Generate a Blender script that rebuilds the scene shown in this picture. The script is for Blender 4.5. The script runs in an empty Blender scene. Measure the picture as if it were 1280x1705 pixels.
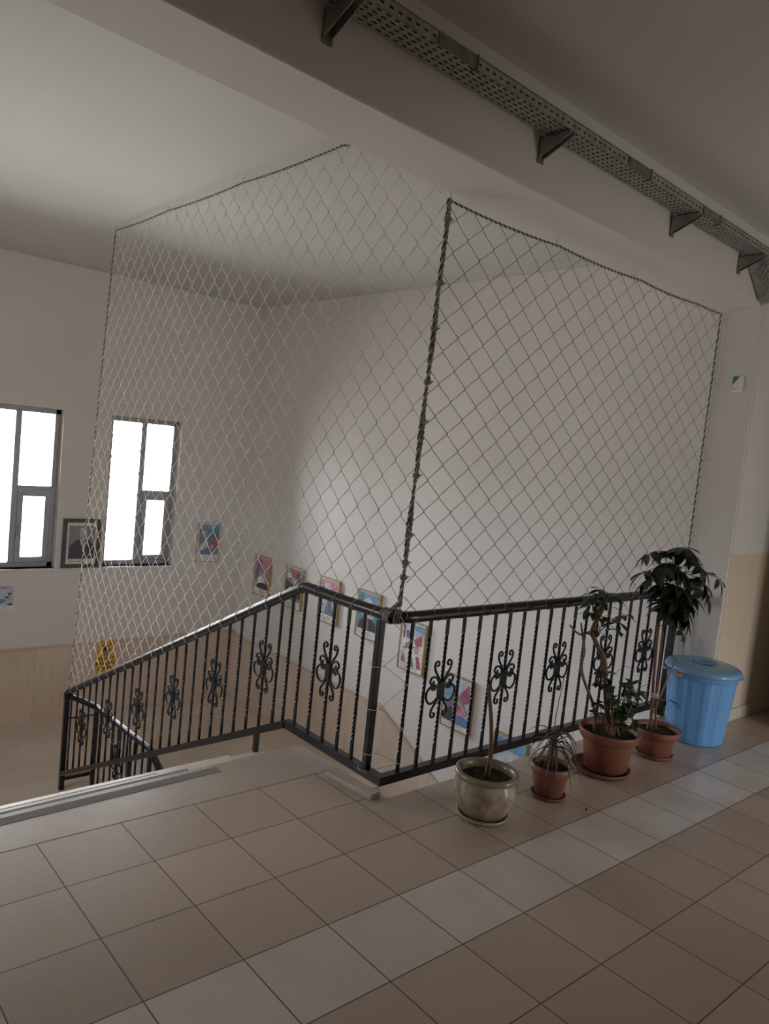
import bpy, math, random
from mathutils import Vector, Matrix
random.seed(7)
S = bpy.context.scene
COL = S.collection
PI = math.pi
V = Vector

# ------------------------------------------------------------------ node helpers
class NT:
    def __init__(s, name):
        s.m = bpy.data.materials.new(name); s.m.use_nodes = True
        s.t = s.m.node_tree; s.n = s.t.nodes; s.l = s.t.links
        s.n.clear()
        s.out = s.n.new('ShaderNodeOutputMaterial')
        s.b = s.n.new('ShaderNodeBsdfPrincipled')
        s.l.new(s.b.outputs[0], s.out.inputs[0])
    def node(s, typ, **kw):
        x = s.n.new(typ)
        for k, v in kw.items(): setattr(x, k, v)
        return x
    def put(s, x, sock):
        if hasattr(x, 'is_output'): s.l.new(x, sock)
        else: sock.default_value = x
    def math(s, op, a, b=None, c=None):
        x = s.node('ShaderNodeMath', operation=op)
        for i, q in enumerate((a, b, c)):
            if q is not None: s.put(q, x.inputs[i])
        return x.outputs[0]
    def mix(s, f, a, b, blend='MIX'):
        x = s.node('ShaderNodeMix', data_type='RGBA', blend_type=blend)
        s.put(f, x.inputs[0])
        s.put(a if hasattr(a, 'is_output') else (*a, 1), x.inputs[6]); s.put(b if hasattr(b, 'is_output') else (*b, 1), x.inputs[7])
        return x.outputs[2]
    def coord(s):
        return s.node('ShaderNodeTexCoord').outputs['Object']
    def noise(s, scale, vec=None, detail=3, rough=.55, stretch=None):
        vec = vec or s.coord()
        if stretch:
            mp = s.node('ShaderNodeMapping'); s.l.new(vec, mp.inputs[0]); mp.inputs['Scale'].default_value = stretch
            vec = mp.outputs[0]
        x = s.node('ShaderNodeTexNoise'); s.l.new(vec, x.inputs['Vector'])
        x.inputs['Scale'].default_value = scale; x.inputs['Detail'].default_value = detail; x.inputs['Roughness'].default_value = rough
        return x.outputs[0]
    def ramp(s, f, lo, hi):
        x = s.node('ShaderNodeMapRange'); s.put(f, x.inputs[0])
        x.inputs[1].default_value = lo; x.inputs[2].default_value = hi
        return x.outputs[0]
    def bump(s, h, strength, dist=.002):
        x = s.node('ShaderNodeBump'); s.put(h, x.inputs['Height'])
        x.inputs['Strength'].default_value = strength; x.inputs['Distance'].default_value = dist
        s.l.new(x.outputs[0], s.b.inputs['Normal'])
    def col(s, c): s.put(c if hasattr(c, 'is_output') else (*c, 1), s.b.inputs['Base Color'])
    def set(s, **kw):
        for k, v in kw.items(): s.put(v, s.b.inputs[k.replace('_', ' ')])

def plain(name, c, rough=.5, metal=0., var=.12, scale=18, bump=0., spec=None):
    t = NT(name)
    n = t.noise(scale)
    t.col(t.mix(t.ramp(n, .3, .7), tuple(x * (1 - var) for x in c), tuple(min(1, x * (1 + var)) for x in c)))
    t.set(Roughness=rough, Metallic=metal)
    if spec is not None: t.b.inputs['Specular IOR Level'].default_value = spec
    if bump: t.bump(n, bump)
    return t.m

T = .333
def mat_floor():
    t = NT('floor_tile')
    sep = t.node('ShaderNodeSeparateXYZ'); t.l.new(t.coord(), sep.inputs[0])
    u = t.math('DIVIDE', sep.outputs[0], T); v = t.math('DIVIDE', sep.outputs[1], T)
    fu = t.math('FLOOR', u); fv = t.math('FLOOR', v)
    cmb = t.node('ShaderNodeCombineXYZ'); t.l.new(fu, cmb.inputs[0]); t.l.new(fv, cmb.inputs[1])
    wn = t.node('ShaderNodeTexWhiteNoise', noise_dimensions='3D'); t.l.new(cmb.outputs[0], wn.inputs[0])
    du = t.math('ABSOLUTE', t.math('SUBTRACT', t.math('FRACT', u), .5)); dv = t.math('ABSOLUTE', t.math('SUBTRACT', t.math('FRACT', v), .5))
    grout = t.math('GREATER_THAN', t.math('MAXIMUM', du, dv), .5 - .0072)
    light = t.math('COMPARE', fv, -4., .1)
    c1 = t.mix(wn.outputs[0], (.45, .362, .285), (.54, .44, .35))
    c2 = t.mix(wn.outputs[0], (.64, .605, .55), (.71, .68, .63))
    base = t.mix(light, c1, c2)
    n = t.noise(2.6, detail=5, rough=.6)
    base = t.mix(t.math('MULTIPLY', t.ramp(n, .35, .75), .35), base, (.46, .37, .29))
    n2 = t.noise(40, detail=3)
    base = t.mix(t.math('MULTIPLY', t.ramp(n2, .45, .8), .12), base, (.75, .68, .6))
    base = t.mix(grout, base, (.13, .10, .08))
    t.col(base)
    t.set(Roughness=t.math('ADD', t.math('MULTIPLY', grout, .4), t.math('ADD', .24, t.math('MULTIPLY', n, .14))))
    t.bump(t.math('SUBTRACT', 1, grout), .5, .0015)
    return t.m
def mat_landing():
    t = NT('landing_tile')
    sep = t.node('ShaderNodeSeparateXYZ'); t.l.new(t.coord(), sep.inputs[0])
    u = t.math('DIVIDE', sep.outputs[0], .45); v = t.math('DIVIDE', sep.outputs[1], .45)
    du = t.math('ABSOLUTE', t.math('SUBTRACT', t.math('FRACT', u), .5)); dv = t.math('ABSOLUTE', t.math('SUBTRACT', t.math('FRACT', v), .5))
    cmb = t.node('ShaderNodeCombineXYZ'); t.l.new(t.math('FLOOR', u), cmb.inputs[0]); t.l.new(t.math('FLOOR', v), cmb.inputs[1])
    wn = t.node('ShaderNodeTexWhiteNoise', noise_dimensions='3D'); t.l.new(cmb.outputs[0], wn.inputs[0])
    grout = t.math('GREATER_THAN', t.math('MAXIMUM', du, dv), .496)
    base = t.mix(wn.outputs[0], (.62, .525, .43), (.70, .605, .505))
    base = t.mix(t.math('MULTIPLY', t.ramp(t.noise(3, detail=5), .35, .7), .5), base, (.57, .455, .35))
    t.col(t.mix(grout, base, (.48, .39, .31)))
    t.set(Roughness=.3)
    return t.m
def mat_marble(name, a, b, c, rough=.3, stretch=(7, 7, .7), panel=0):
    t = NT(name)
    n = t.noise(3.2, detail=6, rough=.62, stretch=stretch)
    n2 = t.noise(1.3, detail=2)
    base = t.mix(t.ramp(n, .32, .68), a, b)
    base = t.mix(t.math('MULTIPLY', t.ramp(n2, .4, .7), .6), base, c)
    if panel:
        sep = t.node('ShaderNodeSeparateXYZ'); t.l.new(t.coord(), sep.inputs[0])
        q = t.math('DIVIDE', t.math('ADD', sep.outputs[0], sep.outputs[1]), panel)
        g = t.math('LESS_THAN', t.math('FRACT', q), .008)
        base = t.mix(g, base, tuple(x * .6 for x in a))
    t.col(base); t.set(Roughness=rough)
    return t.m
def mat_wall(name, c):
    t = NT(name)
    n = t.noise(1.1, detail=4); n2 = t.noise(140, detail=2)
    t.col(t.mix(t.ramp(n, .3, .7), tuple(x * .96 for x in c), c))
    t.set(Roughness=.62); t.b.inputs['Specular IOR Level'].default_value = .3
    t.bump(n2, .12, .0015)
    return t.m
def mat_corridor_wall():
    t = NT('corridor_wall_paint')
    sep = t.node('ShaderNodeSeparateXYZ'); t.l.new(t.coord(), sep.inputs[0])
    low = t.math('LESS_THAN', sep.outputs[2], 1.195)
    t.col(t.mix(low, (.70, .67, .64), (.72, .60, .45)))
    t.set(Roughness=t.math('SUBTRACT', .62, t.math('MULTIPLY', low, .3)))
    t.bump(t.noise(140, detail=2), .1, .0015)
    return t.m
def mat_glass():
    t = NT('window_glass')
    t.n.remove(t.b)
    tr = t.node('ShaderNodeBsdfTransparent'); gl = t.node('ShaderNodeBsdfGlossy'); gl.inputs['Roughness'].default_value = .03
    fr = t.node('ShaderNodeFresnel'); fr.inputs[0].default_value = 1.45
    mx = t.node('ShaderNodeMixShader'); t.l.new(fr.outputs[0], mx.inputs[0]); t.l.new(tr.outputs[0], mx.inputs[1]); t.l.new(gl.outputs[0], mx.inputs[2])
    t.l.new(mx.outputs[0], t.out.inputs[0])
    return t.m
def mat_leaf(name, a, b):
    t = NT(name)
    oi = t.noise(14, detail=1)
    t.col(t.mix(t.ramp(oi, .3, .7), a, b)); t.set(Roughness=.38)
    return t.m
def mat_glaze():
    t = NT('glazed_ceramic')
    n = t.noise(9, detail=5, rough=.65)
    sep = t.node('ShaderNodeSeparateXYZ'); t.l.new(t.coord(), sep.inputs[0])
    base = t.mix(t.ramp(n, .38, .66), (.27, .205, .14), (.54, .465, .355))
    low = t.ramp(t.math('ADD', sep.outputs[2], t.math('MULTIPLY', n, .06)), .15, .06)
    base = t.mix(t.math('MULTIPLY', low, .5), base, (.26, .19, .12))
    t.col(base); t.set(Roughness=.22, Coat_Weight=.4)
    return t.m

M = dict(
    floor=mat_floor(), landing=mat_landing(),
    trim=mat_marble('step_marble', (.44, .37, .30), (.52, .445, .37), (.40, .335, .275), .34, (2, 2, 2)),
    nosing=mat_marble('nosing_marble', (.58, .52, .45), (.66, .60, .53), (.54, .48, .41), .36, (2, 2, 2)),
    dado=mat_marble('dado_marble', (.66, .54, .45), (.74, .63, .54), (.60, .48, .395), .34, panel=.42),
    dadocap=mat_marble('dado_cap_marble', (.58, .455, .37), (.65, .53, .44), (.54, .42, .34), .35),
    base=mat_marble('baseboard_marble', (.62, .55, .45), (.70, .63, .53), (.56, .49, .41), .35, (2, 2, 2)),
    wall=mat_wall('wall_paint', (.74, .712, .688)), ceil=mat_wall('ceiling_paint', (.60, .585, .56)),
    beam=mat_wall('beam_paint', (.70, .672, .645)), corr=mat_corridor_wall(),
    black=plain('black_enamel', (.008, .008, .011), .30, 0, .2, 30), bar=plain('black_bar_paint', (.007, .007, .009), .42, 0, .2, 30, spec=.32),
    iron=plain('wrought_iron', (.008, .0075, .0075), .38, .1, .3, 60, .2),
    galv=plain('galvanised_steel', (.37, .37, .335), .5, .5, .22, 25),
    galvdark=plain('weathered_steel', (.22, .21, .17), .55, .5, .3, 40),
    alu=plain('window_aluminium', (.36, .365, .38), .4, .3, .08, 10),
    jamb=plain('jamb_paint', (.75, .74, .72), .5, 0, .05, 10),
    glass=mat_glass(),
    cord=plain('net_cord', (.72, .68, .61), .75, 0, .15, 80, spec=.2),
    cord_grey=plain('net_cord_grey', (.42, .385, .34), .8, 0, .2, 80, spec=.2),  # darker, greyer cord than the stairway net's
    rope_dark=plain('rope_dark_yarn', (.085, .078, .08), .8, 0, .3, 90, spec=.2),
    rope_light=plain('rope_light_yarn', (.50, .46, .42), .8, 0, .2, 90, spec=.2),
    rope_mid=plain('rope_grey_yarn', (.30, .27, .24), .85, 0, .35, 90, spec=.2),
    strip=plain('antislip_grey', (.185, .18, .165), .85, 0, .25, 120, .3),
    terra=plain('terracotta', (.225, .085, .053), .5, 0, .14, 10),
    terra2=plain('terracotta_dark', (.20, .072, .044), .55, 0, .18, 12),
    soil=plain('potting_soil', (.035, .023, .016), .95, 0, .5, 60, .8),
    glaze=mat_glaze(), glazerim=plain('glaze_rim', (.25, .205, .145), .3, 0, .25, 14),
    saucercream=plain('cream_saucer', (.42, .355, .265), .4, 0, .15, 14),
    blue=plain('blue_plastic', (.15, .36, .70), .32, 0, .05, 4), bluelid=plain('blue_lid_plastic', (.19, .37, .55), .25, 0, .06, 5),
    red=plain('red_sticker', (.42, .05, .07), .4), white=plain('white_paper', (.78, .77, .74), .6, 0, .04, 10),
    bark=plain('brown_bark', (.15, .08, .047), .8, 0, .3, 45, .5), greybark=plain('grey_bark', (.16, .125, .11), .85, 0, .3, 45, .5),
    stemtan=plain('tan_stem', (.30, .19, .11), .8, 0, .25, 45),
    leafdark=mat_leaf('dark_leaf', (.010, .022, .009), (.028, .05, .02)), leafmid=mat_leaf('mid_leaf', (.021, .042, .015), (.046, .078, .028)),
    grassleaf=mat_leaf('strap_leaf', (.035, .035, .02), (.075, .07, .04)),
    gold=plain('gold_frame', (.50, .37, .19), .35, .5, .15, 20), wood=plain('pale_wood', (.47, .30, .15), .55, 0, .15, 20),
    darkframe=plain('dark_frame', (.07, .065, .06), .35, 0, .15, 15),
    yellow=plain('yellow_plastic', (.72, .40, .05), .4, 0, .06, 8), ink=plain('black_ink', (.012, .012, .012), .6),
    hook=plain('hook_steel', (.55, .52, .48), .3, .8, .1), teal=plain('teal_print', (.02, .17, .19), .5),
)

# ------------------------------------------------------------------ mesh builder
class MB:
    def __init__(s): s.v = []; s.f = []; s.mi = []; s.sm = []
    def add(s, vs, fs, mi=0, sm=False):
        o = len(s.v); s.v += [tuple(p) for p in vs]
        for f in fs: s.f.append(tuple(i + o for i in f)); s.mi.append(mi); s.sm.append(sm)
    def box(s, a, b, mi=0):
        (x0, y0, z0), (x1, y1, z1) = a, b
        x0, x1 = min(x0, x1), max(x0, x1); y0, y1 = min(y0, y1), max(y0, y1); z0, z1 = min(z0, z1), max(z0, z1)
        s.add([(x0,y0,z0),(x1,y0,z0),(x1,y1,z0),(x0,y1,z0),(x0,y0,z1),(x1,y0,z1),(x1,y1,z1),(x0,y1,z1)],
              [(0,3,2,1),(4,5,6,7),(0,1,5,4),(1,2,6,5),(2,3,7,6),(3,0,4,7)], mi)
    def prism(s, poly, lo, hi, axis=2, mi=0):
        """poly: 2-D outline in the two other axes (in order), extruded along axis from lo to hi"""
        def P(p, h):
            q = list(p); q.insert(axis, h); return tuple(q)
        n = len(poly)
        A = sum(poly[i][0]*poly[(i+1)%n][1] - poly[(i+1)%n][0]*poly[i][1] for i in range(n))
        if (A < 0) != (axis == 1): poly = poly[::-1]
        vs = [P(p, lo) for p in poly] + [P(p, hi) for p in poly]
        fs = [tuple(range(n))[::-1], tuple(range(n, 2*n))] + [(i, (i+1)%n, n+(i+1)%n, n+i) for i in range(n)]
        s.add(vs, fs, mi)
    def bar(s, p, q, w, h=None, up=(0,0,1), mi=0):
        p, q = V(p), V(q); h = h or w
        d = (q - p).normalized(); up = V(up)
        if abs(d.dot(up)) > .99: up = V((1,0,0))
        a = d.cross(up).normalized()*w/2; b = a.cross(d).normalized()*h/2
        vs = [p-a-b, p+a-b, p+a+b, p-a+b, q-a-b, q+a-b, q+a+b, q-a+b]
        s.add(vs, [(0,1,2,3)[::-1],(4,5,6,7)[::-1][::-1],(0,1,5,4),(1,2,6,5),(2,3,7,6),(3,0,4,7)], mi)
    def tube(s, pts, r, n=6, mi=0, sm=True, flat=None, closed=False):
        pts = [V(p) for p in pts]; m = len(pts)
        if m < 2: return
        rs = r if isinstance(r, (list, tuple)) else [r]*m
        def tan(i):
            if closed: return (pts[(i+1)%m]-pts[i-1]).normalized()
            return (pts[min(i+1,m-1)]-pts[max(i-1,0)]).normalized()
        t0 = tan(0); up = V((0,0,1)) if abs(t0.z) < .9 else V((1,0,0))
        a = t0.cross(up).normalized(); vs = []; prev = t0
        for i in range(m):
            t = tan(i)
            if i:
                ax = prev.cross(t)
                if ax.length > 1e-7: a = Matrix.Rotation(prev.angle(t), 3, ax.normalized()) @ a
            a = (a - t*a.dot(t)).normalized(); b = t.cross(a); prev = t
            for k in range(n):
                g = 2*PI*k/n; vs.append(pts[i] + (a*math.cos(g) + b*math.sin(g))*rs[i])
        fs = [(i*n+k, i*n+(k+1)%n, (i+1)*n+(k+1)%n, (i+1)*n+k) for i in range(m-1) for k in range(n)]
        if closed: fs += [((m-1)*n+k, (m-1)*n+(k+1)%n, (k+1)%n, k) for k in range(n)]
        else: fs += [tuple(range(n))[::-1], tuple(range((m-1)*n, m*n))]
        s.add(vs, fs, mi, sm)
    def lathe(s, prof, n=40, c=(0,0,0), mi=0, sm=True, wob=None):
        vs = []; m = len(prof)
        for (r, z) in prof:
            for k in range(n):
                g = 2*PI*k/n; rr = r*(wob(g) if wob else 1)
                vs.append((c[0]+rr*math.cos(g), c[1]+rr*math.sin(g), c[2]+z))
        s.add(vs, [(i*n+k, i*n+(k+1)%n, (i+1)*n+(k+1)%n, (i+1)*n+k) for i in range(m-1) for k in range(n)], mi, sm)
    def ball(s, c, r, n=6, mi=0):
        pr = [(r*math.sin(PI*i/n)+1e-5, -r*math.cos(PI*i/n)) for i in range(n+1)]
        s.lathe(pr, n+2, c, mi)
    def build(s, name, mats, parent=None, bevel=0, seg=2):
        me = bpy.data.meshes.new(name); me.from_pydata(s.v, [], s.f)
        for m in (mats if isinstance(mats, (list, tuple)) else [mats]): me.materials.append(m)
        me.polygons.foreach_set('material_index', s.mi); me.polygons.foreach_set('use_smooth', s.sm)
        me.update()
        o = bpy.data.objects.new(name, me); COL.objects.link(o)
        if parent: o.parent = parent
        if bevel:
            b = o.modifiers.new('bevel', 'BEVEL'); b.width = bevel; b.segments = seg; b.limit_method = 'ANGLE'; b.angle_limit = .6
        return o

def thing(name, label, cat, loc=(0,0,0), group=None):
    o = bpy.data.objects.new(name, None); COL.objects.link(o); o.location = loc
    o.empty_display_size = .1
    return tag(o, label, cat, group)
def tag(o, label, cat, group=None):
    o['label'] = label; o['category'] = cat
    if group: o['group'] = group
    return o
def struct(o): o['kind'] = 'structure'; return o
def copy_part(o, parent, loc=None):
    c = o.copy(); COL.objects.link(c); c.parent = parent
    if loc is not None: c.location = loc
    return c
def text_mesh(name, txt, size, mat, parent, loc, rot, thick=.0006, align='CENTER', sx=1.):
    cu = bpy.data.curves.new(name, 'FONT'); cu.body = txt; cu.size = size; cu.align_x = align; cu.extrude = thick
    cu.offset = size*.018
    tmp = bpy.data.objects.new(name, cu); COL.objects.link(tmp)
    bpy.context.view_layer.update()
    me = bpy.data.meshes.new_from_object(tmp.evaluated_get(bpy.context.evaluated_depsgraph_get()))
    bpy.data.objects.remove(tmp)
    me.materials.clear(); me.materials.append(mat)
    o = bpy.data.objects.new(name, me); COL.objects.link(o); o.parent = parent
    o.location = loc; o.rotation_euler = rot; o.scale = (sx, 1, 1)
    return o

# ------------------------------------------------------------------ key dimensions
XW, YB, YF = 4.10, 5.50, -.67           # right wall, window wall, corridor wall face
ZC, ZCC, ZL, ZG = 3.22, 3.245, -1.70, -3.40
XL = -1.45                               # left wall of the stairwell
XR = 1.432                               # railing line along the flight
bf = lambda x: -.777 + (x + .06)*.0335   # beam front / back faces
bb = lambda x: -.483 + (x + .29)*.060
ZB = 2.82
RISE, Y1 = .17, .312
GOS = [.37, .36] + [.335]*7
YK = [Y1 + sum(GOS[:k]) for k in range(10)]     # nosing of step k+1
YE = YK[9]
sl = lambda x: .033*(x - .3)            # the flight is laid very slightly out of square

# ------------------------------------------------------------------ SETTING
m = MB()
m.prism([(-5.2,-4.5),(8,-4.5),(8,-.38),(1.481,-.38),(1.481,0),(XL,0),(XL,-.38),(-5.2,-.38)], -.25, 0)
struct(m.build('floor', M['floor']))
m = MB(); m.prism([(XL,0.0),(1.481,0.0),(1.481,Y1+sl(1.481)),(XL,Y1+sl(XL))], -.20, 0.0)
struct(m.build('trim_1', M['trim'], bevel=.006))
m = MB()
m.prism([(XL,YE),(1.52,YE),(1.52,2.45),(XW,2.45),(XW,YB),(XL,YB)], ZL-.2, ZL)
struct(m.build('floor_landing', M['landing']))
m = MB(); m.box((XL-.1,-1.2,ZG-.2),(XW+.1,YB,ZG)); struct(m.build('floor_lower', M['landing']))
m = MB(); m.box((XL-.2,-.45,ZC),(XW+.2,YB+.3,ZC+.2)); struct(m.build('ceiling', M['ceil']))
m = MB(); m.prism([(-5.3,-4.6),(8.1,-4.6),(8.1,bf(8.1)+.05),(-5.3,bf(-5.3)+.05)], ZCC, ZCC+.2); struct(m.build('ceiling_corridor', M['beam']))
m = MB(); m.prism([(-5.3,bf(-5.3)),(XW,bf(XW)),(XW,bb(XW)),(-5.3,bb(-5.3))], ZB, ZCC+.1)
struct(m.build('trim_2', M['beam'], bevel=.008))
# window wall with openings
WIN = [(-.40,.44), (.96,1.80), (2.32,3.155)]  # first one lies out of view, added for lighting
WZ0, WZ1 = 0.0, 1.705
m = MB(); xs = [XL-.2] + [q for w in WIN for q in w] + [XW+.2]
for i in range(0, len(xs), 2): m.box((xs[i],YB,ZG),(xs[i+1],YB+.25,ZC+.1))
for a, b in WIN: m.box((a,YB,ZG),(b,YB+.25,WZ0)); m.box((a,YB,WZ1),(b,YB+.25,ZC+.1))
struct(m.build('wall_back', M['wall']))
m = MB(); m.box((XL,YB-.022,2.765),(XW,YB,ZC)); struct(m.build('trim_3', M['wall'], bevel=.006))
m = MB(); m.box((XW,YF,ZG),(XW+.2,YB+.25,ZCC)); struct(m.build('wall_right', M['wall'], bevel=.012))
m = MB(); m.box((XW+.2,YF,-.2),(8,YF+.2,ZCC)); m.box((XW+.012,YF-.004,0),(XW+.2,YF,ZCC)); struct(m.build('wall_corridor', M['corr']))
LW = (1.95, 2.65)  # left-wall opening, unseen and added for fill light
m = MB(); m.box((XL-.2,-.45,ZG),(XL,LW[0],ZC+.1)); m.box((XL-.2,LW[1],ZG),(XL,YB+.25,ZC+.1)); m.box((XL-.2,LW[0],ZG),(XL,LW[1],.5)); m.box((XL-.2,LW[0],1.6),(XL,LW[1],ZC+.1)); struct(m.build('wall_left', M['wall']))
m = MB(); m.box((-5.2,-.62,-.2),(XL,-.42,ZCC)); struct(m.build('wall_corridor_left', M['corr']))
m = MB(); m.box((XL,-.40,ZG),(XW,-.38,-.25)); struct(m.build('wall_under_floor', M['wall']))
# corridor side behind the camera, with an unseen window added for its light
CW = [(3.45,4.30)]
CZ0, CZ1 = .04, 1.45
m = MB(); xs = [-5.2] + [q for w in CW for q in w] + [8]
for i in range(0, len(xs), 2): m.box((xs[i],-4.7,-.2),(xs[i+1],-4.5,ZCC+.05))
for a, b in CW: m.box((a,-4.7,-.2),(b,-4.5,CZ0)); m.box((a,-4.7,CZ1),(b,-4.5,ZCC+.05))
struct(m.build('wall_front', M['corr']))
m = MB(); m.box((-5.4,-4.7,-.2),(-5.2,-.4,ZCC+.05)); struct(m.build('wall_corridor_end', M['corr']))
m = MB(); m.box((8,-4.7,-.2),(8.2,-.4,ZCC+.05)); struct(m.build('wall_corridor_far', M['corr']))
m = MB(); m.box((4.52,-4.5,0),(4.70,-1.3,ZCC)); struct(m.build('wall_added_shade', M['corr']))  # unseen partition, added to cast the shadow edge on the corridor wall
m = MB(); m.box((XW+.01,YF-.016,0),(8,YF-.004,.085)); struct(m.build('baseboard_corridor', M['base'], bevel=.004))

# dado cladding
DT = -.86
m = MB(); m.box((XL,YB-.02,ZL),(XW,YB,DT-.03)); m.box((XL,YB-.028,DT-.03),(XW,YB,DT), 1)
struct(m.build('trim_4', [M['dado'], M['dadocap']]))
m = MB()
top = [(YB,-.905),(2.55,-.905),(1.70,-1.34),(-.36,-2.40)]
poly = [(y, z-.03) for y, z in top] + [(-.36,ZG),(YB,ZG)]
m.prism(poly, XW-.02, XW, 0)
m.prism(top + [(y, z-.032) for y, z in top[::-1]], XW-.028, XW, 0, 1)
struct(m.build('trim_5', [M['dado'], M['dadocap']]))

# windows
def window(name, x0, x1, y, z0, z1, style, sgn=1):
    root = bpy.data.objects.new(name, None); COL.objects.link(root); struct(root)
    yo = y + sgn*.09
    fr = MB(); F = .055; D = .05
    fr.box((x0,yo,z0),(x0+F,yo+D,z1)); fr.box((x1-F,yo,z0),(x1,yo+D,z1)); fr.box((x0,yo,z0),(x1,yo+D,z0+F)); fr.box((x0,yo,z1-F),(x1,yo+D,z1))
    o = fr.build('window_frame', M['alu'], root, bevel=.004)
    xm = x0 + (x1-x0)*.50
    mu = MB(); mu.box((xm-.03,yo-.006,z0+F),(xm+.03,yo+D,z1-F)); mu.build('mullion', M['alu'], root, bevel=.004)
    if style:
        zt = z0 + .845
        tr = MB(); tr.box((xm+.03,yo-.002,zt-.03),(x1-F,yo+D,zt+.03)); tr.build('transom', M['alu'], root, bevel=.004)
        sa = MB(); a, b, c, d = xm+.032, x1-F-.002, z0+F+.002, zt-.032
        for q in (((a,c),(a+.055,d)),((b-.055,c),(b,d)),((a+.055,c),(b-.055,c+.055)),((a+.055,d-.05),(b-.055,d))):
            sa.box((q[0][0],yo-.014,q[0][1]),(q[1][0],yo+D*.8,q[1][1]))
        s_ = sa.build('sash', M['alu'], root, bevel=.003)
        h = MB(); h.box((a+.016,yo-.032,.42),(a+.036,yo-.014,.46)); h.tube([(a+.026,yo-.03,.44),(a+.026,yo-.045,.44),(a+.026,yo-.045,.35)], .007, 8); h.build('handle', M['alu'], s_)
        panes = [(x0+F,z0+F,xm-.03,z1-F),(xm+.03,zt+.03,x1-F,z1-F),(a+.055,c+.055,b-.055,d-.05)]
    else:
        panes = [(x0+F,z0+F,xm-.03,z1-F),(xm+.03,z0+F,x1-F,z1-F)]
    for (a, c, b, d) in panes:
        g = MB(); g.box((a-.004,yo+.022,c-.004),(b+.004,yo+.027,d+.004)); g.build('pane', M['glass'], root)
    return root
for k, (a, b) in enumerate(WIN): window('window_%d' % (k+1), a, b, YB, WZ0, WZ1, 1)
for k, (a, b) in enumerate(CW): window('window_%d' % (k+4), a, b, -4.5, CZ0, CZ1, 0, -1)  # added out-of-view window that lights the corridor wall end
wl = window('window_%d' % (len(WIN)+len(CW)+1), -LW[1], -LW[0], 0, .5, 1.6, 0); wl.location = (XL,0,0); wl.rotation_euler = (0,0,PI/2)  # added fill window, out of view on the left
for k, (a, b) in enumerate(WIN):
    m = MB(); m.box((a-.03,YB-.03,WZ0-.025),(b+.03,YB+.14,WZ0)); struct(m.build('window_sill_%d' % (k+1), M['jamb'], bevel=.005))

# ------------------------------------------------------------------ STAIRS
st = thing('staircase', 'marble stair flight descending from the tiled floor to the windowed landing', 'stairs', (0,Y1,0))
st.location = (0,0,0)
m = MB(); prof = []
for k in range(1, 10):
    y0 = YK[k-1]; GO = GOS[k-1]; z = -RISE*k - .03
    prof += [(y0+.012, z), (y0+GO+.012 if k < 9 else y0+GO, z)]
ye, ze = YE, ZL - .2
prof += [(ye, ze), (Y1+.012, -.2 - .18)]
prof = [(Y1+.012, -.205)] + prof
m.prism(prof, XL+.03, 1.46, 0); m.v = [(x, y+sl(x)-.02, z) for x, y, z in m.v]; m.build('flight_body', M['trim'], st)
for k in range(1, 10):
    y0 = YK[k-1]; GO = GOS[k-1]; z = -RISE*k
    m = MB(); m.box((XL+.03,y0-.02,z-.03),(1.481,y0+GO,z)); m.v = [(x, y+sl(x), zz) for x, y, zz in m.v]; s_ = m.build('step', M['nosing'], st, bevel=.006)
    q = MB(); q.box((XL+.15,y0+GO-.080,z),(.985,y0+GO-.028,z+.0015)); q.v = [(x, y+sl(x), zz) for x, y, zz in q.v]; q.build('grip_strip', M['strip'], s_)
m = MB(); m.box((XL+.15,Y1-.092,0),(.935,Y1-.036,.0015)); m.v = [(x, y+sl(x), zz) for x, y, zz in m.v]; tag(m.build('grip_strip', M['strip']), 'grey anti-slip strip stuck along the top stair edge', 'anti-slip strip')
st2 = thing('lower_staircase', 'lower stair flight going down beside the right wall below the railing', 'stairs')
for k in range(10):
    m = MB(); y1 = 2.45 - .30*k; z = ZL - RISE*(k+1)
    m.box((1.53,y1-.30,z-.14),(XW-.03,y1,z)); m.build('step', M['trim'], st2)
m = MB(); P_ = Matrix.Rotation(math.radians(1.5), 3, 'Z')
c0 = V((1.409,-.2,.013)); m.bar(c0+V((-.018,.155,0)), c0+V((.018,-.155,0)), .066, .026)
tag(m.build('marble_strip', M['trim'], bevel=.003), 'loose marble strip lying on the floor under the railing corner', 'marble strip')
m = MB(); m.box((1.19,-1.105,0),(1.20,-1.095,.006)); 

# ------------------------------------------------------------------ RAILINGS
def arc(c, r, a0, a1, n=8): return [(c[0]+r*math.cos(a0+(a1-a0)*i/n), c[1]+r*math.sin(a0+(a1-a0)*i/n)) for i in range(n+1)]
SL = .488
HZ, HYK = .876, .375
hz = lambda y: HZ if y < HYK else HZ - SL*(y-HYK)
bz = lambda y: .098 if y < .42 else .098 - SL*(y-.42)
YR = -.37
rail = thing('stair_railing', 'black wrought iron railing with scroll ornaments around the stair opening', 'railing', (0,0,0))
m = MB()
path = [(4.075,YR,HZ+.004),(3.0,YR,HZ+.004),(1.56,YR,HZ+.004)] + [(x, y, HZ+.004) for x, y in arc((1.532,YR+.10), .10, -PI/2, -PI, 8)][1:] + [(XR,0,HZ),(XR,HYK-.02,HZ),(XR,HYK+.02,hz(HYK+.02))] + [(XR, HYK+.02+i*.2, hz(HYK+.02+i*.2)) for i in range(1, 17)] + [(XR,3.77,hz(3.77)),(XR,3.805,hz(3.77)-.03),(XR,3.815,hz(3.77)-.075)]
m.tube(path, .028, 14); m.build('handrail', M['black'], rail)
m = MB(); b = .042
m.bar((4.06,YR,.098),(XR-.021,YR,.098), b); m.bar((XR,YR+.021,.098),(XR,.43,.098), b); m.bar((XR,.42,.098),(XR,3.80,bz(3.80)), b)
m.build('bottom_rail', M['black'], rail)
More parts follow.
